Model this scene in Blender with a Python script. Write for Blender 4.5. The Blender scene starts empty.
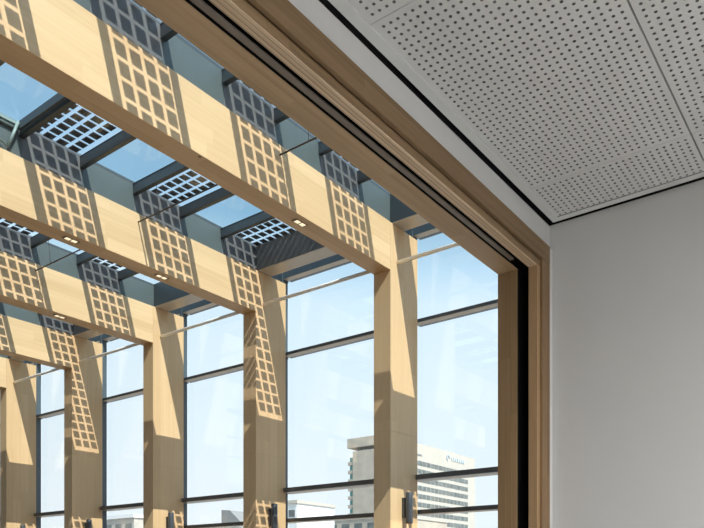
import bpy, bmesh, math, random
from mathutils import Vector, Matrix
random.seed(4)
S = bpy.context.scene
COL = S.collection
H = 1.5                       # eye height: all z below are measured from the eye

# ------------------------------------------------------------------ helpers
def tag(o, label=None, cat=None, group=None, kind=None):
    if label: o['label'] = label
    if cat: o['category'] = cat
    if group: o['group'] = group
    if kind: o['kind'] = kind
    return o

def thing(name, label, cat, loc, group=None, kind=None):
    o = bpy.data.objects.new(name, None)
    o.empty_display_size = 0.1
    COL.objects.link(o)
    o.location = (loc[0], loc[1], loc[2] + H)
    return tag(o, label, cat, group, kind)

def world_loc(o):
    v = Vector(o.location); p = o.parent
    while p: v += Vector(p.location); p = p.parent
    return v

def obj(name, bm, m, parent=None, loc=None, smooth=False, bevel=0.0):
    """bm is in eye-relative coordinates; the object gets its own origin."""
    bm.normal_update()
    if loc is None:
        loc = world_loc(parent) - Vector((0, 0, H)) if parent else Vector((0, 0, 0))
    loc = Vector(loc)
    bmesh.ops.translate(bm, verts=bm.verts, vec=-loc)
    me = bpy.data.meshes.new(name)
    bm.to_mesh(me); bm.free()
    for mm in (m if isinstance(m, (list, tuple)) else [m]): me.materials.append(mm)
    if smooth:
        for p in me.polygons: p.use_smooth = True
    o = bpy.data.objects.new(name, me)
    COL.objects.link(o)
    if parent:
        o.parent = parent
        o.location = loc + Vector((0, 0, H)) - world_loc(parent)
    else:
        o.location = loc + Vector((0, 0, H))
    if bevel:
        b = o.modifiers.new('bevel', 'BEVEL'); b.width = bevel; b.segments = 2; b.limit_method = 'ANGLE'
    return o

def box(bm, x0, x1, y0, y1, z0, z1, mi=0):
    v = [bm.verts.new((x, y, z)) for z in (z0, z1) for y in (y0, y1) for x in (x0, x1)]
    for idx in ((0, 2, 3, 1), (4, 5, 7, 6), (0, 1, 5, 4), (2, 6, 7, 3), (0, 4, 6, 2), (1, 3, 7, 5)):
        f = bm.faces.new([v[i] for i in idx]); f.material_index = mi
    return bm

def B(*a, **k):
    return box(bmesh.new(), *a, **k)

def cyl(bm, p0, p1, r, n=16, r1=None):
    p0, p1 = Vector(p0), Vector(p1)
    r1 = r if r1 is None else r1
    d = (p1 - p0).normalized()
    a = d.orthogonal().normalized(); b = d.cross(a)
    A = [bm.verts.new(p0 + (a * math.cos(t) + b * math.sin(t)) * r) for t in [2 * math.pi * i / n for i in range(n)]]
    C = [bm.verts.new(p1 + (a * math.cos(t) + b * math.sin(t)) * r1) for t in [2 * math.pi * i / n for i in range(n)]]
    for i in range(n):
        j = (i + 1) % n
        f = bm.faces.new((A[i], A[j], C[j], C[i])); f.smooth = True
    bm.faces.new(A[::-1]); bm.faces.new(C)
    return bm

def prism(bm, pts, axis, a0, a1):
    """polygon in the two other axes extruded along axis"""
    def mk(p, a):
        if axis == 'x': return (a, p[0], p[1])
        if axis == 'y': return (p[0], a, p[1])
        return (p[0], p[1], a)
    A = [bm.verts.new(mk(p, a0)) for p in pts]; C = [bm.verts.new(mk(p, a1)) for p in pts]
    n = len(pts)
    for i in range(n):
        bm.faces.new((A[i], A[(i + 1) % n], C[(i + 1) % n], C[i]))
    bm.faces.new(A[::-1]); bm.faces.new(C)
    bmesh.ops.recalc_face_normals(bm, faces=bm.faces)
    return bm

# ------------------------------------------------------------------ materials
def new_mat(name):
    m = bpy.data.materials.new(name); m.use_nodes = True
    nt = m.node_tree; nt.nodes.clear()
    out = nt.nodes.new('ShaderNodeOutputMaterial')
    return m, nt, out

def N(nt, t, **kw):
    n = nt.nodes.new(t)
    for k, v in kw.items(): setattr(n, k, v)
    return n

def mat_plain(name, col, rough=0.5, metallic=0.0, noise=0.04, scale=8.0, bump=0.0, spec=0.5):
    m, nt, out = new_mat(name)
    bs = N(nt, 'ShaderNodeBsdfPrincipled')
    bs.inputs['Roughness'].default_value = rough
    bs.inputs['Metallic'].default_value = metallic
    bs.inputs['Specular IOR Level'].default_value = spec
    tc = N(nt, 'ShaderNodeTexCoord')
    nz = N(nt, 'ShaderNodeTexNoise'); nz.inputs['Scale'].default_value = scale; nz.inputs['Detail'].default_value = 5
    nt.links.new(tc.outputs['Object'], nz.inputs['Vector'])
    rp = N(nt, 'ShaderNodeValToRGB')
    c0 = [c * (1 - noise) for c in col]; c1 = [min(1, c * (1 + noise)) for c in col]
    rp.color_ramp.elements[0].position = .3; rp.color_ramp.elements[1].position = .7
    rp.color_ramp.elements[0].color = (*c0, 1); rp.color_ramp.elements[1].color = (*c1, 1)
    nt.links.new(nz.outputs['Fac'], rp.inputs['Fac'])
    nt.links.new(rp.outputs['Color'], bs.inputs['Base Color'])
    if bump:
        bp = N(nt, 'ShaderNodeBump'); bp.inputs['Strength'].default_value = bump; bp.inputs['Distance'].default_value = .002
        n2 = N(nt, 'ShaderNodeTexNoise'); n2.inputs['Scale'].default_value = 260
        nt.links.new(tc.outputs['Object'], n2.inputs['Vector'])
        nt.links.new(n2.outputs['Fac'], bp.inputs['Height'])
        nt.links.new(bp.outputs['Normal'], bs.inputs['Normal'])
    nt.links.new(bs.outputs[0], out.inputs[0])
    return m

def mat_wood(name, dark, light, axis, rough=0.5, lam=0.075, board_len=1.4, tone=0.08, streak=1.0, lam2=None, joint=0.8, line0=False):
    """grain along axis; lamellas of width lam across it, finger-jointed boards of random tone."""
    m, nt, out = new_mat(name)
    bs = N(nt, 'ShaderNodeBsdfPrincipled'); bs.inputs['Roughness'].default_value = rough
    bs.inputs['Specular IOR Level'].default_value = .35
    tc = N(nt, 'ShaderNodeTexCoord'); oi = N(nt, 'ShaderNodeObjectInfo')
    sep = N(nt, 'ShaderNodeSeparateXYZ'); nt.links.new(tc.outputs['Object'], sep.inputs[0])
    def M(op, a, b=None):
        n = N(nt, 'ShaderNodeMath', operation=op)
        for i, v in enumerate((a, b)):
            if v is None: continue
            if isinstance(v, (int, float)): n.inputs[i].default_value = v
            else: nt.links.new(v, n.inputs[i])
        return n.outputs[0]
    ax = 'XYZ'.index(axis); others = [i for i in range(3) if i != ax]
    along = M('ADD', sep.outputs[ax], M('MULTIPLY', oi.outputs['Random'], 37.0))
    a0, a1 = sep.outputs[others[0]], sep.outputs[others[1]]
    l0 = M('FLOOR', M('DIVIDE', M('ADD', a0, .003), lam2 or lam)); l1 = M('FLOOR', M('DIVIDE', M('ADD', a1, .003), lam))
    row = M('ADD', M('MULTIPLY', l0, 7.31), M('MULTIPLY', l1, 3.17))
    wn = N(nt, 'ShaderNodeTexWhiteNoise', noise_dimensions='1D'); nt.links.new(M('ADD', row, M('MULTIPLY', oi.outputs['Random'], 11.0)), wn.inputs['W'])
    seg = M('FLOOR', M('ADD', M('DIVIDE', along, board_len), M('MULTIPLY', wn.outputs['Value'], 5.0)))
    wn2 = N(nt, 'ShaderNodeTexWhiteNoise', noise_dimensions='2D')
    cv = N(nt, 'ShaderNodeCombineXYZ'); nt.links.new(seg, cv.inputs[0]); nt.links.new(row, cv.inputs[1])
    nt.links.new(cv.outputs[0], wn2.inputs['Vector'])
    # grain
    comb = N(nt, 'ShaderNodeCombineXYZ')
    sc = [38.0, 38.0, 38.0]; sc[ax] = 1.3
    srcs = [a0 if i == others[0] else a1 for i in range(3)]; srcs[ax] = along
    for i in range(3): nt.links.new(M('ADD', M('MULTIPLY', srcs[i], sc[i]), M('MULTIPLY', wn2.outputs['Value'], 9.0)), comb.inputs[i])
    nz = N(nt, 'ShaderNodeTexNoise'); nz.inputs['Scale'].default_value = 1.0; nz.inputs['Detail'].default_value = 6; nz.inputs['Roughness'].default_value = .62
    nt.links.new(comb.outputs[0], nz.inputs['Vector'])
    fac = M('ADD', M('MULTIPLY', M('SUBTRACT', nz.outputs['Fac'], .5), 1.5 * streak), M('ADD', .5, M('MULTIPLY', M('SUBTRACT', wn2.outputs['Value'], .5), tone * 8)))
    rp = N(nt, 'ShaderNodeValToRGB'); rp.color_ramp.elements[0].color = (*dark, 1); rp.color_ramp.elements[1].color = (*light, 1)
    rp.color_ramp.elements[0].position = .05; rp.color_ramp.elements[1].position = .95
    nt.links.new(fac, rp.inputs['Fac'])
    # thin glue lines between lamellas
    wob = M('MULTIPLY', nz.outputs['Fac'], .006) if line0 else 0.0
    fr = M('FRACT', M('DIVIDE', M('ADD', M('ADD', a0 if line0 else a1, .003), wob), lam))
    line = M('LESS_THAN', fr, .16 if line0 else .02)
    mx = N(nt, 'ShaderNodeMixRGB', blend_type='MULTIPLY'); mx.inputs['Color2'].default_value = (joint, joint * .97, joint * .93, 1)
    nt.links.new(line, mx.inputs['Fac']); nt.links.new(rp.outputs['Color'], mx.inputs['Color1'])
    nt.links.new(mx.outputs['Color'], bs.inputs['Base Color'])
    bp = N(nt, 'ShaderNodeBump'); bp.inputs['Strength'].default_value = .12; bp.inputs['Distance'].default_value = .002
    nt.links.new(nz.outputs['Fac'], bp.inputs['Height']); nt.links.new(bp.outputs['Normal'], bs.inputs['Normal'])
    nt.links.new(bs.outputs[0], out.inputs[0])
    return m

def mat_glass(name, tint, white=0.0, refl=1.0):
    """thin architectural glass: transparent body, Fresnel reflection, optional milky share"""
    m, nt, out = new_mat(name)
    tr = N(nt, 'ShaderNodeBsdfTransparent'); tr.inputs[0].default_value = (*tint, 1)
    gl = N(nt, 'ShaderNodeBsdfGlossy'); gl.inputs['Roughness'].default_value = 0.0; gl.inputs['Color'].default_value = (refl, refl, refl, 1)
    body = tr
    if white:
        tl = N(nt, 'ShaderNodeBsdfTranslucent'); tl.inputs[0].default_value = (.92, .95, 1, 1)
        mi = N(nt, 'ShaderNodeMixShader'); mi.inputs[0].default_value = white
        nt.links.new(tr.outputs[0], mi.inputs[1]); nt.links.new(tl.outputs[0], mi.inputs[2]); body = mi
    fr = N(nt, 'ShaderNodeFresnel'); fr.inputs[0].default_value = 1.5
    ge = N(nt, 'ShaderNodeNewGeometry')
    # same Fresnel from both sides of the sheet
    inv = N(nt, 'ShaderNodeMath', operation='MULTIPLY_ADD'); inv.inputs[1].default_value = 1 / 1.5 - 1.5; inv.inputs[2].default_value = 1.5
    nt.links.new(ge.outputs['Backfacing'], inv.inputs[0])
    fr.inputs[0].default_value = 1.5
    inv2 = N(nt, 'ShaderNodeMath', operation='MULTIPLY_ADD'); inv2.inputs[1].default_value = 0; inv2.inputs[2].default_value = 1.5
    mx = N(nt, 'ShaderNodeMixShader')
    lw = N(nt, 'ShaderNodeLayerWeight'); lw.inputs['Blend'].default_value = .5
    # Schlick from facing
    p = N(nt, 'ShaderNodeMath', operation='POWER'); p.inputs[1].default_value = 5.0
    nt.links.new(lw.outputs['Facing'], p.inputs[0])
    ma = N(nt, 'ShaderNodeMath', operation='MULTIPLY_ADD'); ma.inputs[1].default_value = .96; ma.inputs[2].default_value = .05
    nt.links.new(p.outputs[0], ma.inputs[0])
    nt.links.new(ma.outputs[0], mx.inputs[0])
    nt.nodes.remove(fr); nt.nodes.remove(ge); nt.nodes.remove(inv); nt.nodes.remove(inv2)
    nt.links.new(body.outputs[0], mx.inputs[1]); nt.links.new(gl.outputs[0], mx.inputs[2])
    nt.links.new(mx.outputs[0], out.inputs[0])
    return m

def mat_emit(name, col, strength):
    m, nt, out = new_mat(name)
    e = N(nt, 'ShaderNodeEmission'); e.inputs[0].default_value = (*col, 1); e.inputs[1].default_value = strength
    nt.links.new(e.outputs[0], out.inputs[0])
    return m

M_BEAM = mat_wood('glulam_beam', (.54, .352, .18), (.72, .508, .292), 'X', lam=.115, tone=.05, streak=.5, board_len=.9, joint=.93)
M_COLM = mat_wood('glulam_column', (.54, .355, .185), (.72, .51, .30), 'Z', lam=.20, lam2=.11, tone=.05, streak=.5, board_len=1.5, joint=.95)
M_OAKX = mat_wood('oak_horizontal', (.165, .103, .05), (.285, .188, .103), 'X', lam=.12, tone=.05, streak=.9, board_len=.6)
M_OAKZ = mat_wood('oak_vertical', (.155, .094, .045), (.275, .175, .092), 'Z', lam=.12, tone=.05, streak=.9, board_len=.8)
M_PLYX = mat_wood('plywood_edge_lit', (.46, .33, .21), (.72, .56, .39), 'X', lam=.0125, tone=.03, streak=1.2, board_len=2.5, rough=.55, joint=.42, line0=True)  # plywood with glue veins; hall light on the underside put into its tone
M_OAKX_LIT = mat_wood('oak_lining_lit', (.30, .205, .115), (.52, .37, .22), 'X', lam=.12, tone=.03, streak=.9, board_len=.9)  # oak lightened: bounce from the hall floor put into the header lining colour
M_OAKZ_LIT = mat_wood('oak_lining_jamb_lit', (.20, .125, .06), (.35, .23, .12), 'Z', lam=.12, tone=.03, streak=.9, board_len=.9)  # same floor bounce put into the jamb lining colour, weaker
M_PLYZ = mat_wood('oak_edge', (.30, .19, .095), (.44, .29, .16), 'Z', lam=.05, tone=.04, streak=.9, board_len=1.2)
M_FLOORW = mat_wood('oak_floor', (.20, .125, .065), (.32, .21, .12), 'X', lam=.14, lam2=.14, tone=.06, streak=.8, board_len=1.2)
M_STEEL = mat_plain('dark_grey_steel', (.042, .052, .058), rough=.42, spec=.5)
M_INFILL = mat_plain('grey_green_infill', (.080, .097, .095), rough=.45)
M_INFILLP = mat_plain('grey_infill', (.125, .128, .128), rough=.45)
M_RAIL = mat_plain('grey_rail', (.10, .10, .10), rough=.4)
M_MULL = mat_plain('blue_grey_mullion', (.065, .088, .105), rough=.4)
M_BOUNCE = mat_plain('grey_paint_floor_bounce', (.50, .43, .34), rough=.38, metallic=.15)  # warm light bounced from the floor, painted into undersides of grey steel
M_VENT = mat_plain('pale_grey_green_metal', (.22, .28, .26), rough=.4)
M_BLACK = mat_plain('black_felt', (.006, .006, .006), rough=.9, spec=.1)
M_TRACK = mat_plain('track_metal', (.20, .17, .14), rough=.5, metallic=.2)
M_WALL = mat_plain('wall_paint', (.60, .60, .59), rough=.85, noise=.012, scale=3, spec=.2)
M_CEIL = mat_plain('ceiling_panel_paint', (.64, .65, .64), rough=.8, noise=.01, scale=3, spec=.2)
M_ROD = mat_plain('off_white_rod', (.92, .90, .86), rough=.45)
M_RODJ = mat_plain('grey_rod_sleeve', (.36, .35, .34), rough=.4)
M_CABLE = mat_plain('bronze_rod', (.05, .04, .032), rough=.5)
M_LAMP = mat_plain('anthracite_lamp', (.055, .06, .068), rough=.35)
M_FITTING = mat_plain('brown_fitting', (.10, .065, .035), rough=.5)
M_LED = mat_emit('led_glow', (1.0, .83, .55), 1.15)
M_LED_OFF = mat_plain('led_lens', (.35, .26, .17), rough=.4)
M_PVCELL = mat_plain('pv_cell', (.045, .05, .056), rough=.35, noise=.2, scale=5)
M_GLASS = mat_glass('roof_glass_clear', (.86, .915, .935))
M_GLASSPV = mat_glass('roof_glass_pv', (.93, .96, .98), white=.07)
M_GLASSF = mat_glass('facade_glass', (.97, .985, .99))
M_CONC = mat_plain('beige_concrete', (.41, .365, .30), rough=.85, noise=.10, scale=.3)
M_CREAM = mat_plain('cream_cladding', (.43, .40, .35), rough=.8, noise=.04, scale=.2)
M_STRIP = mat_plain('window_strip_glass', (.12, .135, .13), rough=.3, noise=.35, scale=.55)
M_GREEN = mat_plain('green_window', (.10, .26, .235), rough=.3)
M_DIM = mat_plain('dim_grey_render', (.22, .22, .215), rough=.8)
M_DARKW = mat_plain('dark_wall', (.09, .085, .08), rough=.8)
M_GROUND = mat_plain('city_ground', (.32, .31, .30), rough=.9, noise=.2, scale=.05)
M_WHITE = mat_plain('white_render', (.70, .70, .69), rough=.85, noise=.02, scale=.5)
M_CARPET = mat_plain('light_grey_floor', (.48, .48, .475), rough=.9, noise=.03, scale=30)
M_FILLDIFF = mat_emit('fill_lamp_diffuser', (1, .97, .93), 2.0)  # glow of the added fill lamps
M_HOLESHADE = mat_plain('hole_wall_shade', (.20, .20, .20), rough=.9)  # hole walls painted dark to carry the shade inside the perforations
M_SIGN = mat_plain('pale_blue_sign', (.42, .50, .56), rough=.5)

ORD = ['zeroth', 'first', 'second', 'third', 'fourth', 'fifth', 'sixth', 'seventh', 'eighth', 'ninth', 'tenth', 'eleventh', 'twelfth', 'thirteenth', 'fourteenth', 'fifteenth']

# ------------------------------------------------------------------ measures (metres, from the eye)
XW = 2.818                     # right wall of the room
YW = 1.231                     # wall with the wide opening
ZC = 1.5                       # ceiling of the room
ZF = -1.5                      # floors
Y1 = 3.926; DY = 1.8
YF = [Y1 + DY * (i - 1) for i in range(7)]     # front faces of timber frames 0..6
TW = 0.197                     # timber width
XC0, XC1 = 5.346, 5.795        # column
ZS, ZT = 2.888, 3.335          # soffit and top of beams
ZR = 3.60                      # underside of roof glass
XL = -1.9                      # far (left) end of the beams
RX = [4.906 - .506 * k for k in range(14)]     # rafter centre lines
RW = .040
XE0, XE1 = 5.376, 5.568          # steel edge beam
XG = 5.92                      # facade glass

# ================================================================== ROOM
def st(name, bm, m, label, cat, loc=None, **k):
    o = obj(name, bm, m, loc=loc, **k)
    return tag(o, label, cat, kind='structure')

XRL, YRB = -2.2, -4.2          # left and back limits of the room
st('floor', B(XRL - .15, XW + .15, YRB - .15, YW + .18, ZF - .2, ZF), M_CARPET, 'light grey floor inside the room', 'floor', (0, -1, ZF))
st('wall_right', B(XW, XW + .15, YRB, YW + .12, ZF, ZC + .3), M_WALL, 'pale grey painted wall right of the wooden opening', 'wall', (XW, 0, ZF))
st('wall_left', B(XRL - .15, XRL, YRB, YW + .12, ZF, ZC + .3), M_WALL, 'pale grey painted room wall out of frame on the left', 'wall', (XRL, 0, ZF))
st('wall_back', B(XRL, XW, YRB - .15, YRB, ZF, ZC + .3), M_WALL, 'pale grey painted room wall behind the viewer', 'wall', (0, YRB, ZF))
bm = B(XRL, XW, YW, YW + .12, 1.352, ZC + .3)
st('wall_front', bm, M_WALL, 'narrow white wall strip above the wooden opening frame', 'wall', (0, YW, 1.352))
st('roof', B(XRL - .15, XW + .15, YRB - .15, YW + .12, ZC + .3, ZC + .5), M_WHITE, 'flat roof slab over the room', 'roof', (0, -1, ZC + .3))

# ceiling: perimeter band, perforated boards, felt behind
ceil = thing('ceiling', 'white perforated suspended ceiling of the room with black shadow gap', 'ceiling', (0, 0, ZC), kind='structure')
CX1, CY1 = 2.790, 1.205        # outer edge of the band (shadow gap outside it)
PX1, PY1 = 2.7635, 1.172       # inner edge of the band
YO = lambda x: 1.2025 + (2.79 - x) * .0118          # the band along the opening runs slightly out of parallel
YI = lambda x: 1.172 + (2.7635 - x) * .0085
bm = prism(bmesh.new(), [(XRL + .02, YI(XRL)), (PX1, YI(PX1)), (CX1, YI(PX1)), (CX1, YO(CX1)), (XRL + .02, YO(XRL))], 'z', ZC - .005, ZC - .0006)
prism(bm, [(PX1, YRB + .02), (CX1, YRB + .02), (CX1, YI(PX1)), (PX1, YI(PX1))], 'z', ZC - .005, ZC - .0006)
obj('perimeter_band', bm, M_CEIL, ceil)
obj('felt_backing', B(XRL, XW, YRB, YW, ZC + .06, ZC + .07), M_BLACK, ceil)
bm = bmesh.new()
prism(bm, [(XRL, ZC - .05), (XW, ZC - .0005), (XW, ZC + .06), (XRL, ZC + .06)], 'y', YW - .004, YW - .0005)
box(bm, XW - .004, XW - .0005, YRB, YW - .004, ZC, ZC + .06)
obj('shadow_gap', bm, M_BLACK, ceil)

PITX, PITY, HR = .02465, .0241, .0049
def perf_panel(x0, x1, y0, y1, hx, hy):
    """board with real round holes; hx, hy = hole centre coordinates"""
    bm = bmesh.new(); z0, z1 = ZC, ZC + .012
    def edges(a, lo, hi): return [lo] + [(a[i] + a[i + 1]) / 2 for i in range(len(a) - 1)] + [hi]
    ex, ey = edges(hx, x0, x1), edges(hy, y0, y1)
    grid = [[bm.verts.new((x, y, z0)) for y in ey] for x in ex]
    n = 10
    for i, cx in enumerate(hx):
        for j, cy in enumerate(hy):
            c = [grid[i + 1][j + 1], grid[i][j + 1], grid[i][j], grid[i + 1][j]]      # corners at 45,135,225,315
            ring = [bm.verts.new((cx + HR * math.cos(2 * math.pi * (k + .5) / n), cy + HR * math.sin(2 * math.pi * (k + .5) / n), z0)) for k in range(n)]
            top = [bm.verts.new((v.co.x, v.co.y, z1)) for v in ring]
            near = []
            for k in range(n):
                a = 2 * math.pi * (k + .5) / n
                near.append(int(((a) % (2 * math.pi)) // (math.pi / 2)))
            for k in range(n):
                k2 = (k + 1) % n
                q, q2 = near[k], near[k2]
                if q == q2: bm.faces.new((ring[k], ring[k2], c[q]))
                else: bm.faces.new((ring[k], ring[k2], c[q2], c[q]))
                f_ = bm.faces.new((ring[k2], ring[k], top[k], top[k2])); f_.material_index = 1
    bmesh.ops.recalc_face_normals(bm, faces=bm.faces)
    for f in bm.faces:
        if abs(f.normal.z) > .9 and f.normal.z > 0: f.normal_flip()
    # edge faces of the board so that joints read
    for a, b in (((x0, y0), (x1, y0)), ((x1, y0), (x1, y1)), ((x1, y1), (x0, y1)), ((x0, y1), (x0, y0))):
        v = [bm.verts.new((a[0], a[1], z0)), bm.verts.new((b[0], b[1], z0)), bm.verts.new((b[0], b[1], z1)), bm.verts.new((a[0], a[1], z1))]
        bm.faces.new(v)
    return bm
JX = [2.507 - .988 * k for k in range(5)]          # joints across
JY = [.585 - .988 * k for k in range(5)]           # joints along
def holes_x(k):   # k-th board from the wall
    if k == 0: return [2.5305 + PITX * i for i in range(10)]
    return [JX[k] + .0245 + .02468 * i for i in range(39)]
def holes_y(k):
    if k == 0: return [.6085 + .02383 * i for i in range(24)]
    return [JY[k] + .0245 + .0247 * i for i in range(39)]
cache = {}
for i in range(5):
    x0, x1 = JX[i] + .0012, (PX1 - .0025 if i == 0 else JX[i - 1] - .0012)
    for j in range(5):
        y0, y1 = JY[j] + .0028, (1.2 if j == 0 else JY[j - 1] - .0028)
        if i > 0 and j > 0 and 'full' in cache:
            c = cache['full'].copy(); COL.objects.link(c); c.parent = ceil
            bx, by = cache['base']
            c.location = cache['full'].location + Vector((JX[i] - bx, JY[j] - by, 0))
            continue
        if i > 1 and j == 0 and 'top' in cache:
            c = cache['top'].copy(); COL.objects.link(c); c.parent = ceil
            c.location = cache['top'].location + Vector((JX[i] - JX[1], 0, 0)); continue
        if i == 0 and j > 1:
            c = cache['side'].copy(); COL.objects.link(c); c.parent = ceil
            c.location = cache['side'].location + Vector((0, JY[j] - JY[1], 0)); continue
        o = obj('perforated_board', perf_panel(x0, x1, y0, y1, holes_x(i), holes_y(j)), [M_CEIL, M_HOLESHADE], ceil)
        if i > 0 and j > 0: cache['full'] = o; cache['base'] = (JX[i], JY[j])
        if i == 1 and j == 0: cache['top'] = o
        if i == 0 and j == 1: cache['side'] = o

# wooden opening: architrave, rebate, lining, slot with sliding-panel track
door = thing('door_1', 'wide oak-framed sliding-wall opening between the room and the glazed hall', 'door frame', (0, YW, ZF), kind='structure')
ZO, XO = 1.290, 2.684          # reveal height and right reveal
XOL = -2.05                    # left reveal (out of frame)
YE = 1.408                     # far end of the lining
obj('architrave_header', B(XRL, 2.7865, YW - .016, YW, 1.322, 1.395), M_OAKX, door, bevel=.002)
obj('architrave_jamb', B(2.712, 2.7865, YW - .0155, YW, ZF, 1.3205), M_OAKZ, door, bevel=.002)
obj('architrave_filler', B(2.7866, XW, YW - .012, YW, ZF, 1.394), M_WALL, door)
bm = bmesh.new()
box(bm, XRL, XO + .033, YW - .004, YW + .035, ZO, ZO + .026)
obj('frame_header', bm, M_OAKX, door, bevel=.002)
obj('frame_jamb', B(XO, XO + .030, YW - .004, YW + .035, ZF, ZO), M_PLYZ, door, bevel=.002)
obj('frame_edge', B(XRL, XO + .0, YW - .002, YW + .035, ZO - .0045, ZO - .0005), M_PLYX, door)
obj('rebate', B(XRL, XO + .06, YW + .006, YW + .034, ZO + .027, 1.35), M_OAKX, door)
obj('rebate_jamb', B(XO + .031, XW, YW + .006, YW + .034, ZF, ZO + .026), M_OAKZ, door)
bm = bmesh.new()
box(bm, XRL, XO + .13, YW + .036, 1.316, ZO + .10, ZO + .11)
box(bm, XRL, XO + .13, YW + .0351, YW + .037, ZO + .002, ZO + .10)
box(bm, XRL, XO + .13, 1.3148, 1.3165, ZO + .002, ZO + .10)
obj('slot_header', bm, M_BLACK, door)
bm = bmesh.new()
box(bm, XO + .10, XO + .11, YW + .036, 1.316, ZF, ZO + .10)
box(bm, XO + .002, XO + .10, YW + .0351, YW + .037, ZF, ZO)
box(bm, XO + .002, XO + .10, 1.3148, 1.3165, ZF, ZO)
obj('slot_jamb', bm, M_BLACK, door)
bm = bmesh.new()
box(bm, XRL, XO - .10, 1.2825, 1.2995, 1.284, 1.2915)
obj('sliding_track', bm, M_TRACK, door, bevel=.001)
obj('lining_header', B(XRL, XO + .12, 1.317, YE, ZO, ZO + .16), M_OAKX_LIT, door, bevel=.002)
obj('lining_jamb', B(XO, XO + .12, 1.317, YE, ZF, ZO - .0005), M_OAKZ_LIT, door, bevel=.002)
obj('left_jamb', B(XRL, XOL, YW, YE, ZF, ZO - .0005), M_OAKZ, door)

# fill lamps added unseen behind the viewer to brighten the dark room
for lx in (-.95, 1.55):
    for ly in (-3.2, -1.6):
        t = thing('room_fill_lamp', 'unseen round fill lamp added behind the viewer, %s and %s' % ('left' if lx < 0 else 'right', 'near the back wall' if ly < -3 else 'mid room'), 'ceiling lamp', (lx, ly, ZC - .06), 'added room fill lamps')
        obj('housing', cyl(bmesh.new(), (lx, ly, ZC - .055), (lx, ly, ZC - .006), .30, 40), M_CEIL, t)
        obj('diffuser', cyl(bmesh.new(), (lx, ly, ZC - .066), (lx, ly, ZC - .0555), .28, 40), M_FILLDIFF, t)
        la = bpy.data.lights.new('room_fill', 'AREA'); la.shape = 'DISK'; la.size = .55; la.energy = 64; la.color = (1, .985, .975)
        lo = bpy.data.objects.new('room_fill', la); COL.objects.link(lo); lo.location = (lx, ly, ZC - .075 + H)

# ================================================================== HALL SHELL
YB = 1.22                      # start of the glass roof
YH0, YH1 = YE + .002, YF[6] + 1.2
st('floor_hall', B(XL - .2, 6.05, YW + .18, YH1, ZF - .2, ZF), M_FLOORW, 'oak plank floor of the glazed hall', 'floor', (0, 6, ZF))
st('wall_hall_left', B(XL - .35, XL - .2, YW + .18, YH1, ZF, ZR), M_DARKW, 'dark wall added out of frame on the left to limit bounced light', 'wall', (XL - .2, 6, ZF))  # unseen wall added for its bounce, darkened to dim the columns
st('wall_hall_end', B(XL - .2, 6.05, YH1, YH1 + .15, ZF, ZR), M_DIM, 'grey wall closing the far end of the glazed hall', 'wall', (0, YH1, ZF))
st('wall_hall_side', B(XW + .16, 6.05, YW + .05, YE - .02, ZF, 1.95), M_WHITE, 'white hall wall beyond the wooden opening', 'wall', (4, YE, ZF))

# ================================================================== TIMBER FRAMES
FWORD = {0: 'hidden above the wooden opening', 1: 'nearest to the wooden opening', 2: 'second from the wooden opening', 3: 'third from the wooden opening',
         4: 'fourth from the wooden opening', 5: 'fifth from the wooden opening, at left edge', 6: 'sixth from the wooden opening, beyond left edge'}
BAYW = {0: 'above the wooden opening', 1: 'in front of the nearest timber beam', 2: 'between first and second timber beams', 3: 'between second and third timber beams',
        4: 'between third and fourth timber beams', 5: 'between fourth and fifth timber beams', 6: 'beyond the fifth timber beam'}
BAYS = {0: 'above the wooden opening', 1: 'before the nearest timber beam', 2: 'between timber beams one and two', 3: 'between timber beams two and three',
        4: 'between timber beams three and four', 5: 'between timber beams four and five', 6: 'beyond timber beam five'}
FNAME = {0: 'hidden', 1: 'nearest', 2: 'second', 3: 'third', 4: 'fourth', 5: 'fifth', 6: 'sixth'}
GAPZ = [1.39, 2.73, -.2]
frames = []
for i, y in enumerate(YF):
    t = thing('timber_frame', 'pale glulam portal frame of beam and column, ' + FWORD[i], 'timber frame', (XC0, y, ZF), 'glulam portal frames along the window wall')
    obj('beam', B(XL, XC0 - .0006, y, y + TW, ZS, ZT), M_BEAM, t, loc=(XC0, y, ZS), bevel=.003)
    # column with thin butt joints
    zs = [ZF, GAPZ[0] if i % 2 else 1.36, ZT]
    bm = bmesh.new()
    box(bm, XC0, XC1, y, y + TW, zs[0], zs[1] - .001)
    box(bm, XC0 + .002, XC1 - .002, y + .002, y + TW - .002, zs[1] - .001, zs[1] + .001)
    box(bm, XC0, XC1, y, y + TW, zs[1] + .001, zs[2])
    obj('column', bm, M_COLM, t, loc=(XC0, y, ZF), bevel=.002)
    frames.append(t)

# steel upstand on each beam: one infill board per roof module, light grey below the cell glass
def is_pv(bay, m): return (m % 2 == 0) if bay % 2 == 0 else (m % 2 == 1)
ups = []
for i, y in enumerate(YF):
    t = thing('roof_upstand', 'grey steel upstand standing on the timber beam ' + FWORD[i], 'roof upstand', ((XL + XE0) / 2, y + .1, ZT + .001), 'steel upstands on the timber beams')
    for m in range(14):
        x1 = XE0 - .001 if m == 0 else RX[m - 1] - .0005
        x0 = RX[m] + .0005
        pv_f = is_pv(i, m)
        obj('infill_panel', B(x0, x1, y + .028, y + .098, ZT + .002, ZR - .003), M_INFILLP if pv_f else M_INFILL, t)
    obj('back_panel', B(XL, XE0 - .001, y + .099, y + .165, ZT + .002, ZR - .003), M_INFILL, t)
    obj('end_panel', B(XE0, XE1, y + .028, y + .165, ZT + .002, ZR - .003), M_STEEL, t)
    obj('cap', B(XL, XE1, y + .028, y + .165, ZR - .002, ZR + .022), M_STEEL, t)
    ups.append(t)

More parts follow.
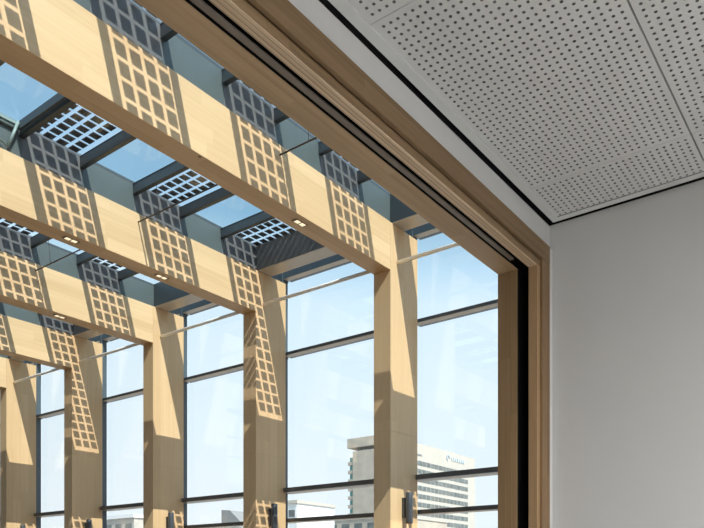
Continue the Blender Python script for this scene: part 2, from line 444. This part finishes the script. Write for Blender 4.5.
# rafters, panes
def bay_y(b):
    y1 = YF[b] + .0275
    y0 = YB if b == 0 else YF[b - 1] + .1655
    return y0, y1
for b in range(7):
    y0, y1 = bay_y(b)
    for k in range(14):
        bm = bmesh.new()
        xa, xb = RX[k] - RW / 2, RX[k] + RW / 2
        box(bm, xa, xb, y0, y1, 3.505, ZR - .001)
        box(bm, xa - .004, xb + .004, y0, y1, ZR - .008, ZR - .0015)
        o = obj('roof_rafter', bm, M_STEEL, loc=(RX[k], (y0 + y1) / 2, 3.505), bevel=.002)
        tag(o, 'dark steel rafter, %s from the window wall, %s' % (ORD[k + 1], BAYS[b]), 'rafter', 'steel roof rafters')
    for m in range(14):
        xb = XE0 - .001 if m == 0 else RX[m - 1] - .0225
        xa = RX[m] + .0225
        pv = is_pv(b, m)
        lab = ('solar-cell skylight' if pv else 'clear skylight') + ', %s from the window wall, %s' % (ORD[m + 1], BAYS[b])
        t = thing('skylight', lab, 'skylight', ((xa + xb) / 2, (y0 + y1) / 2, ZR), 'solar cell skylights' if pv else 'clear skylights')
        bm = bmesh.new()
        v = [bm.verts.new((x, y, ZR + .004)) for x, y in ((xa - .03, y0), (xb + .03, y0), (xb + .03, y1), (xa - .03, y1))]
        bm.faces.new(v)
        bmesh.ops.solidify(bm, geom=bm.faces[:], thickness=.008)
        obj('glass', bm, M_GLASSPV if pv else M_GLASS, t)
        if pv:
            n = 4
            px = .1065
            xs = [xb - .036 - px * j for j in range(n)]
            cells = [(x_ - .0765, x_) for x_ in xs]
            if m == 0: cells = [(5.302, 5.3735), (5.188, 5.270), (5.074, 5.156), (4.960, 5.042)]
            bm = bmesh.new()
            ny = int((y1 - y0) / .1005)
            for xx0, xx in cells:
                for r in range(ny):
                    ye = y1 - .014 - .1005 * r
                    box(bm, xx0, xx, ye - .0775, ye, ZR + .0065, ZR + .0085)
            obj('solar_cells', bm, M_PVCELL, t)

# narrow glass strip between edge beam and facade, with edge beams per bay
for b in range(1, 7):
    ya, yb = YF[b - 1] + TW + .001, YF[b] - .001
    t = thing('edge_beam', 'dark steel roof edge beam over the window wall, ' + BAYW[b], 'edge beam', ((XE0 + XE1) / 2, (ya + yb) / 2, ZT + .001), 'steel edge beams over the windows')
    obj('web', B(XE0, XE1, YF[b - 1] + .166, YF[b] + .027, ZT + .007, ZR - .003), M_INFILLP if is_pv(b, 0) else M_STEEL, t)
    obj('soffit', B(XE0 + .001, XE1, ya, yb, ZT + .001, ZT + .0065), M_BOUNCE, t)
    obj('flange', B(XE0, XE1 + .004, YF[b - 1] + .166, YF[b] + .027, ZR - .002, ZR + .02), M_STEEL, t)
    o = B(XE1 + .006, XG + .07, YF[b - 1] + .05, YF[b] + .05 - .002, ZR, ZR + .008)
    o = obj('skylight_strip', o, M_GLASS, loc=(5.7, (ya + yb) / 2, ZR))
    tag(o, 'narrow glass roof strip above the windows, ' + BAYS[b], 'skylight', 'narrow glass roof strips')

# tie rods across the bays and their hangers
for b in range(1, 7):
    ya, yb = YF[b - 1] + TW, YF[b]
    t = thing('tie_rod', 'thin dark metal rod spanning between timber beams, ' + BAYW[b], 'rod', (3.912, (ya + yb) / 2, 3.256), 'thin rods between the timber beams')
    obj('rod', cyl(bmesh.new(), (3.912, ya + .0006, 3.256), (3.912, yb - .0006, 3.256), .0065, 10), M_CABLE, t)
    obj('hanger', cyl(bmesh.new(), (3.912, yb - .30, 3.256), (3.886, yb - .30, 3.51), .0022, 8), M_CABLE, t)

# pale rail running through the columns
t = thing('curtain_rail', 'long pale round rail running past all timber columns below the beams', 'rail', (5.458, 7, 2.995))
for b in range(1, 7):
    ya, yb = YF[b - 1] + TW, YF[b]
    obj('tube', cyl(bmesh.new(), (5.458, ya + .0006, 2.995), (5.458, yb - .0006, 2.995), .0180, 16), M_ROD, t)

# recessed twin downlights in the beam soffits
for i in (1, 2, 3, 4, 5):
    for x in (4.222, 3.172 if i == 1 else 3.322, 2.422):
        if i == 1 and x < 3: continue
        lit = not (i == 1 and x < 4)
        yc = YF[i] + (.085 if lit else .022)
        nm = {4.222: 'nearest the column', 3.322: 'second from the column', 3.172: 'second from the column', 2.422: 'third from the column'}[x]
        t = thing('downlight', ('lit' if lit else 'unlit') + ' twin recessed downlight under the %s timber beam, %s' % (FNAME[i], nm), 'downlight', (x, yc, ZS - .004), 'downlights under the beams')
        if lit:
            hs = obj('housing', B(x - .066, x + .066, yc - .027, yc + .027, ZS - .004, ZS - .0005), M_FITTING, t, bevel=.001)
            for s in (-1, 1):
                obj('lens', B(x + s * .028 - .022, x + s * .028 + .022, yc - .020, yc + .020, ZS - .007, ZS - .0042), M_LED, hs, bevel=.001)
        else:
            hs = obj('housing', cyl(bmesh.new(), (x, yc, ZS - .003), (x, yc, ZS - .0005), .011, 16), M_FITTING, t)
            obj('lens', cyl(bmesh.new(), (x, yc, ZS - .005), (x, yc, ZS - .0032), .007, 16), M_LED_OFF, hs)

# cylinder wall lamps on the columns
for i in range(1, 6):
    y = YF[i]
    t = thing('wall_lamp', 'dark grey up-and-down cylinder lamp on the %s timber column' % FNAME[i], 'wall lamp', (5.552, y, .53), 'cylinder lamps on the columns')
    obj('mounting_box', B(5.527, 5.577, y - .034, y - .001, .585, .775), M_LAMP, t, bevel=.003)
    bm = cyl(bmesh.new(), (5.552, y - .070, .53), (5.552, y - .070, .822), .035, 28)
    sh = obj('shade', bm, M_LAMP, t, bevel=.002)
    for z0, z1 in ((.826, .8225), (.526, .5295)):
        obj('lens', cyl(bmesh.new(), (5.552, y - .070, z0), (5.552, y - .070, z1), .028, 24), M_LED_OFF, sh)

# ================================================================== WINDOW WALL
for b in range(1, 7):
    ya, yb = YF[b - 1] + .129, YF[b] + .129
    w = thing('window_%d' % b, 'tall glazed bay of the window wall ' + BAYW[b], 'window', (XG, (ya + yb) / 2, ZF), kind='structure')
    obj('mullion', B(5.830, XG - .004, yb - .045, yb - .003, ZF, ZR - .001), M_MULL, w, bevel=.002)
    y0, y1 = ya - .002, yb - .046
    obj('head_front', B(5.836, 5.842, y0, y1, 3.425, ZR - .002), M_MULL, w)
    obj('head_soffit', B(5.8421, XG - .004, y0, y1, 3.425, 3.431), M_BOUNCE, w)
    obj('head_bar', B(5.8421, XG + .05, y0, y1, 3.4315, ZR - .002), M_MULL, w)
    obj('transom', B(5.83, 5.8395, y0, y1, 2.545, 2.577), M_MULL, w)
    obj('transom_soffit', B(5.84, XG - .004, y0, y1, 2.5455, 2.5505), M_BOUNCE, w)
    obj('transom_bar', B(5.84, XG + .05, y0, y1, 2.551, 2.577), M_MULL, w)
    # lower pair: rail runs on past the mullion to the column
    obj('rail', B(5.758, 5.790, YF[b - 1] + TW + .001, YF[b] - .001, .976, 1.024), M_RAIL, w, bevel=.002)
    obj('rail_soffit', B(5.7905, XG + .03, y0, y1, .9765, .981), M_BOUNCE, w)
    obj('rail_bar', B(5.7905, XG + .05, y0, y1, .9815, 1.023), M_RAIL, w)
    obj('sill_bar', B(5.82, XG + .05, y0, y1, .6455, .685), M_RAIL, w)
    obj('sill_soffit', B(5.822, XG + .03, y0, y1, .6405, .645), M_BOUNCE, w)
    for z0, z1 in ((ZF, .6405), (.6855, .9765), (1.0235, 2.5455), (2.5775, 3.4315)):
        bm = bmesh.new()
        box(bm, XG, XG + .012, y0, y1, z0 + .0005, z1 - .0005)
        obj('glass_pane', bm, M_GLASSF, w)
    
# open roof vent near the upper left: pale frame, hanging stay
m = 5; y0, y1 = bay_y(2)
xa, xb = RX[5] + .036, RX[4] - .036
t = thing('roof_vent', 'pale grey-green vent frame and stay under the clear skylight at upper left', 'roof vent', ((xa + xb) / 2, y1 - .3, 3.5))
bm = bmesh.new()
box(bm, xa, xb, y1 - .03, y1 - .002, 3.545, 3.592); box(bm, xa, xb, y1 - .045, y1 - .031, 3.565, 3.592)
obj('vent_frame', bm, M_VENT, t, bevel=.002)
bm = bmesh.new()
cyl(bm, (xb - .02, y1 - .06, 3.585), (xb - .085, y1 - .03, 3.365), .012, 8)
obj('vent_side', B(xb - .016, xb, y0 + .01, y1 - .046, 3.53, 3.592), M_STEEL, t)
obj('stay', bm, M_VENT, t)
bm = bmesh.new()
cyl(bm, (xb - .085, y1 - .03, 3.365), (xb - .36, y1 - .03, 3.52), .008, 8)
obj('actuator', bm, M_VENT, t)

# ================================================================== CITY OUTSIDE
ZG = -13.0
st('ground', B(30, 900, -500, 900, ZG - 1, ZG), M_GROUND, 'city ground outside, below the windows', 'ground', (200, 100, ZG))
def seg(u, v, d):
    """eye-relative point at depth d seen towards (u, v): used once to lay out the skyline"""
    f, yh, cx = 710., 579., 410.
    az = math.atan(492 / 710.); c, s = math.cos(az), math.sin(az); r = (u - cx) / f
    return Vector(((c + s * r) * d, (s - c * r) * d, (yh - v) / f * d))
# tower: corner at about 250 m
P = seg(384, 434, 250); TX, TY, TZ = P.x, P.y, P.z
def y_at(u, X):
    q = seg(u, 400, 1); return q.y * X / q.x
def x_at(u, Y):
    q = seg(u, 400, 1); return q.x * Y / q.y
LY = y_at(352.7, TX) - TY; LYW = y_at(348.3, TX) - TY      # length of the beige side, with window strip
LX = x_at(474, TY) - TX; LXW = x_at(467, TY) - TX
t = thing('tower_block', 'tall pale concrete office tower outside the windows, right', 'building', (TX, TY, ZG))
F = 3.12
obj('body', B(TX, TX + LX, TY, TY + LY, ZG, TZ - 4.7), M_CONC, t, loc=(TX, TY, ZG))
obj('front_cladding', B(TX - .0, TX + LX, TY - .5, TY - .02, ZG, TZ), M_CREAM, t, loc=(TX, TY, ZG))
obj('roof_cap', B(TX - .2, TX + LX, TY, TY + LYW + .4, TZ - 3.4, TZ), M_CONC, t)
obj('top_storey', B(TX + 1.5, TX + LX - .5, TY, TY + LY - 3.2, TZ - 4.7, TZ - 3.4), M_DIM, t)
obj('cornice', B(TX, TX + LX * .36, TY - .75, TY - .52, TZ - 4.5, TZ - 4.0), M_DIM, t)
z = TZ - 8.3
while z > ZG + 3:
    bm = bmesh.new()
    n = 20
    for k in range(n):
        xa = TX + .6 + (LXW - .6) * k / n
        box(bm, xa, xa + (LXW - .6) / n * .90, TY - .58, TY - .51, z, z + 1.75)
    obj('window_strip', bm, M_STRIP, t)
    z -= F
z = TZ - 6.6
zz = 0
while z > ZG + 3:
    obj('corner_window', B(TX + .8, TX + 6, TY + LY + .05, TY + LYW - .1, z - 1.75, z - .15), M_GREEN, t)
    obj('balcony_slab', B(TX + .2, TX + 6, TY + LY + .02, TY + LYW + .35, z - F + .1, z - 1.8), M_CONC, t)
    z -= F
# weathered sign on the roof: four pale strokes and a disc, unreadable at this distance
bm = bmesh.new()
xs0 = x_at(447, TY)
for k in range(9):
    a_ = math.radians(20 + 27 * k)
    cyl(bm, (xs0 + 1.0 * math.cos(a_), TY - .62, TZ - 2.6 + 1.0 * math.sin(a_)), (xs0 + 1.0 * math.cos(a_), TY - .85, TZ - 2.6 + 1.0 * math.sin(a_)), .33, 8)
for k in range(7):
    box(bm, xs0 + 2.6 + k * 1.5, xs0 + 3.3 + k * 1.5, TY - .85, TY - .62, TZ - 3.3, TZ - 2.2 + .3 * (k % 2))
obj('sign', bm, M_SIGN, t)

def block(name, label, cat, x0, x1, y0, y1, z1, m, win=None, cap=True):
    t = thing(name, label, cat, ((x0 + x1) / 2, (y0 + y1) / 2, ZG))
    obj('body', B(x0, x1, y0, y1, ZG, z1), m, t)
    if cap: obj('parapet', B(x0 - .3, x1 + .3, y0 - .3, y1 + .3, z1 + .01, z1 + .7), M_CREAM if m is not M_CREAM else M_WHITE, t)
    if win:
        for zz in win:
            bm = bmesh.new(); n = max(3, int((y1 - y0) / 4.5))
            for k in range(n):
                ya = y0 + (y1 - y0) * (k + .2) / n
                box(bm, x0 - .08, x0 - .01, ya, ya + (y1 - y0) / n * .6, zz, zz + 1.5)
            obj('window_row', bm, M_STRIP, t)
    return t
# podium in front of the tower
P = seg(392, 513.5, 190)
pl = y_at(292, P.x); pr = x_at(447, P.y)
block('podium_building', 'long low beige building at the foot of the tower', 'building', P.x, pr, P.y, pl, P.z - .7, M_CONC, win=[P.z - 3.6, P.z - 7.0])
# pale building just right of the second column
P = seg(297, 500, 150)
block('pale_building', 'small pale building beyond the windows right of second column', 'building', P.x, P.x + 12, P.y, P.y + 9, P.z - .7, M_WHITE, win=[P.z - 3.5])
# grey roof housing with sloped top
P = seg(240, 521, 150); Q = seg(221.5, 508.5, 150)
t = thing('roof_housing', 'small grey slope-roofed building beyond the windows left of second column', 'building', (P.x, P.y, ZG))
y_a, y_b = y_at(240, P.x), y_at(221.5, P.x)
obj('body', prism(bmesh.new(), [(y_a, ZG), (y_b, ZG), (y_b, Q.z), (y_a + (y_b - y_a) * .55, Q.z - .2), (y_a, P.z)], 'x', P.x, P.x + 10), M_DIM, t)
P2 = seg(244, 523, 130)
block('low_building', 'low white building at bottom between second and third columns', 'building', P2.x, P2.x + 12, y_at(241, P2.x), y_at(184, P2.x), P2.z - .7, M_WHITE)
P3 = seg(134, 514, 140)
block('cream_building', 'cream flat-roofed building at bottom left between third and fourth columns', 'building', P3.x, P3.x + 12, y_at(134, P3.x), y_at(104, P3.x), P3.z - .7, M_CREAM, win=[P3.z - 3.3])

# ================================================================== LIGHT
SD = Vector((.285, 1.0, -1.13)).normalized()
sun = bpy.data.lights.new('sun', 'SUN'); sun.energy = 7.9; sun.angle = math.radians(.2); sun.color = (1.0, .945, .85)
so = bpy.data.objects.new('sun', sun); COL.objects.link(so)
so.rotation_euler = SD.to_track_quat('-Z', 'Y').to_euler()
so.location = (-3, -8, 14)
W = bpy.data.worlds.new('sky'); S.world = W; W.use_nodes = True
nt = W.node_tree; nt.nodes.clear()
tc = nt.nodes.new('ShaderNodeTexCoord'); sx = nt.nodes.new('ShaderNodeSeparateXYZ')
nt.links.new(tc.outputs['Generated'], sx.inputs[0])
rp = nt.nodes.new('ShaderNodeValToRGB'); cr = rp.color_ramp
stops = [(0.0, (.55, .54, .52)), (.02, (.86, .92, .95)), (.2, (.76, .88, .95)), (.36, (.66, .83, .95)), (.40, (.46, .69, .87)), (.45, (.23, .455, .655)), (.66, (.18, .38, .58)), (1.0, (.16, .34, .58))]
cr.elements[0].position, cr.elements[1].position = stops[0][0], stops[-1][0]
cr.elements[0].color, cr.elements[1].color = (*stops[0][1], 1), (*stops[-1][1], 1)
for p_, c_ in stops[1:-1]:
    e = cr.elements.new(p_); e.color = (*c_, 1)
nt.links.new(sx.outputs[2], rp.inputs['Fac'])
# thin streaks of haze
nz = nt.nodes.new('ShaderNodeTexNoise'); nz.inputs['Scale'].default_value = 2.2; nz.inputs['Detail'].default_value = 4
mp = nt.nodes.new('ShaderNodeMapping'); mp.inputs['Scale'].default_value = (1, 1, 4)
nt.links.new(tc.outputs['Generated'], mp.inputs[0]); nt.links.new(mp.outputs[0], nz.inputs['Vector'])
hz = nt.nodes.new('ShaderNodeMath'); hz.operation = 'MULTIPLY_ADD'; hz.inputs[1].default_value = .35; hz.inputs[2].default_value = -.10; hz.use_clamp = True
nt.links.new(nz.outputs['Fac'], hz.inputs[0])
mx = nt.nodes.new('ShaderNodeMixRGB'); mx.inputs['Color2'].default_value = (.95, .98, 1.0, 1)
nt.links.new(hz.outputs[0], mx.inputs['Fac']); nt.links.new(rp.outputs['Color'], mx.inputs['Color1'])
# brighter sky around the sun
dt = nt.nodes.new('ShaderNodeVectorMath'); dt.operation = 'DOT_PRODUCT'; dt.inputs[1].default_value = tuple(-SD)
nt.links.new(tc.outputs['Generated'], dt.inputs[0])
mxm = nt.nodes.new('ShaderNodeMath'); mxm.operation = 'MAXIMUM'; mxm.inputs[1].default_value = 0.0
nt.links.new(dt.outputs['Value'], mxm.inputs[0])
pw = nt.nodes.new('ShaderNodeMath'); pw.operation = 'POWER'; pw.inputs[1].default_value = 5.0
nt.links.new(mxm.outputs[0], pw.inputs[0])
st_ = nt.nodes.new('ShaderNodeMath'); st_.operation = 'MULTIPLY_ADD'; st_.inputs[1].default_value = 3.4; st_.inputs[2].default_value = 1.2
nt.links.new(pw.outputs[0], st_.inputs[0])
bg = nt.nodes.new('ShaderNodeBackground'); nt.links.new(st_.outputs[0], bg.inputs[1])
wo = nt.nodes.new('ShaderNodeOutputWorld')
nt.links.new(mx.outputs[0], bg.inputs[0]); nt.links.new(bg.outputs[0], wo.inputs[0])

# ================================================================== CAMERA
cam = bpy.data.cameras.new('camera'); co = bpy.data.objects.new('camera', cam); COL.objects.link(co)
f, yh, cx = 710., 579., 410.
cam.sensor_fit = 'HORIZONTAL'; cam.sensor_width = 36.0; cam.lens = 36.0 * f / 704
cam.shift_x = (352 - cx) / 704; cam.shift_y = (yh - 264) / 704
cam.clip_start = .05; cam.clip_end = 3000
co.location = (0, 0, H)
co.rotation_euler = (math.pi / 2, 0, math.atan(492 / 710.) - math.pi / 2)
S.camera = co
S.view_settings.view_transform = 'Standard'; S.view_settings.look = 'None'
S.view_settings.gamma = 1; S.view_settings.use_curve_mapping = False
S.view_settings.exposure = 0.0
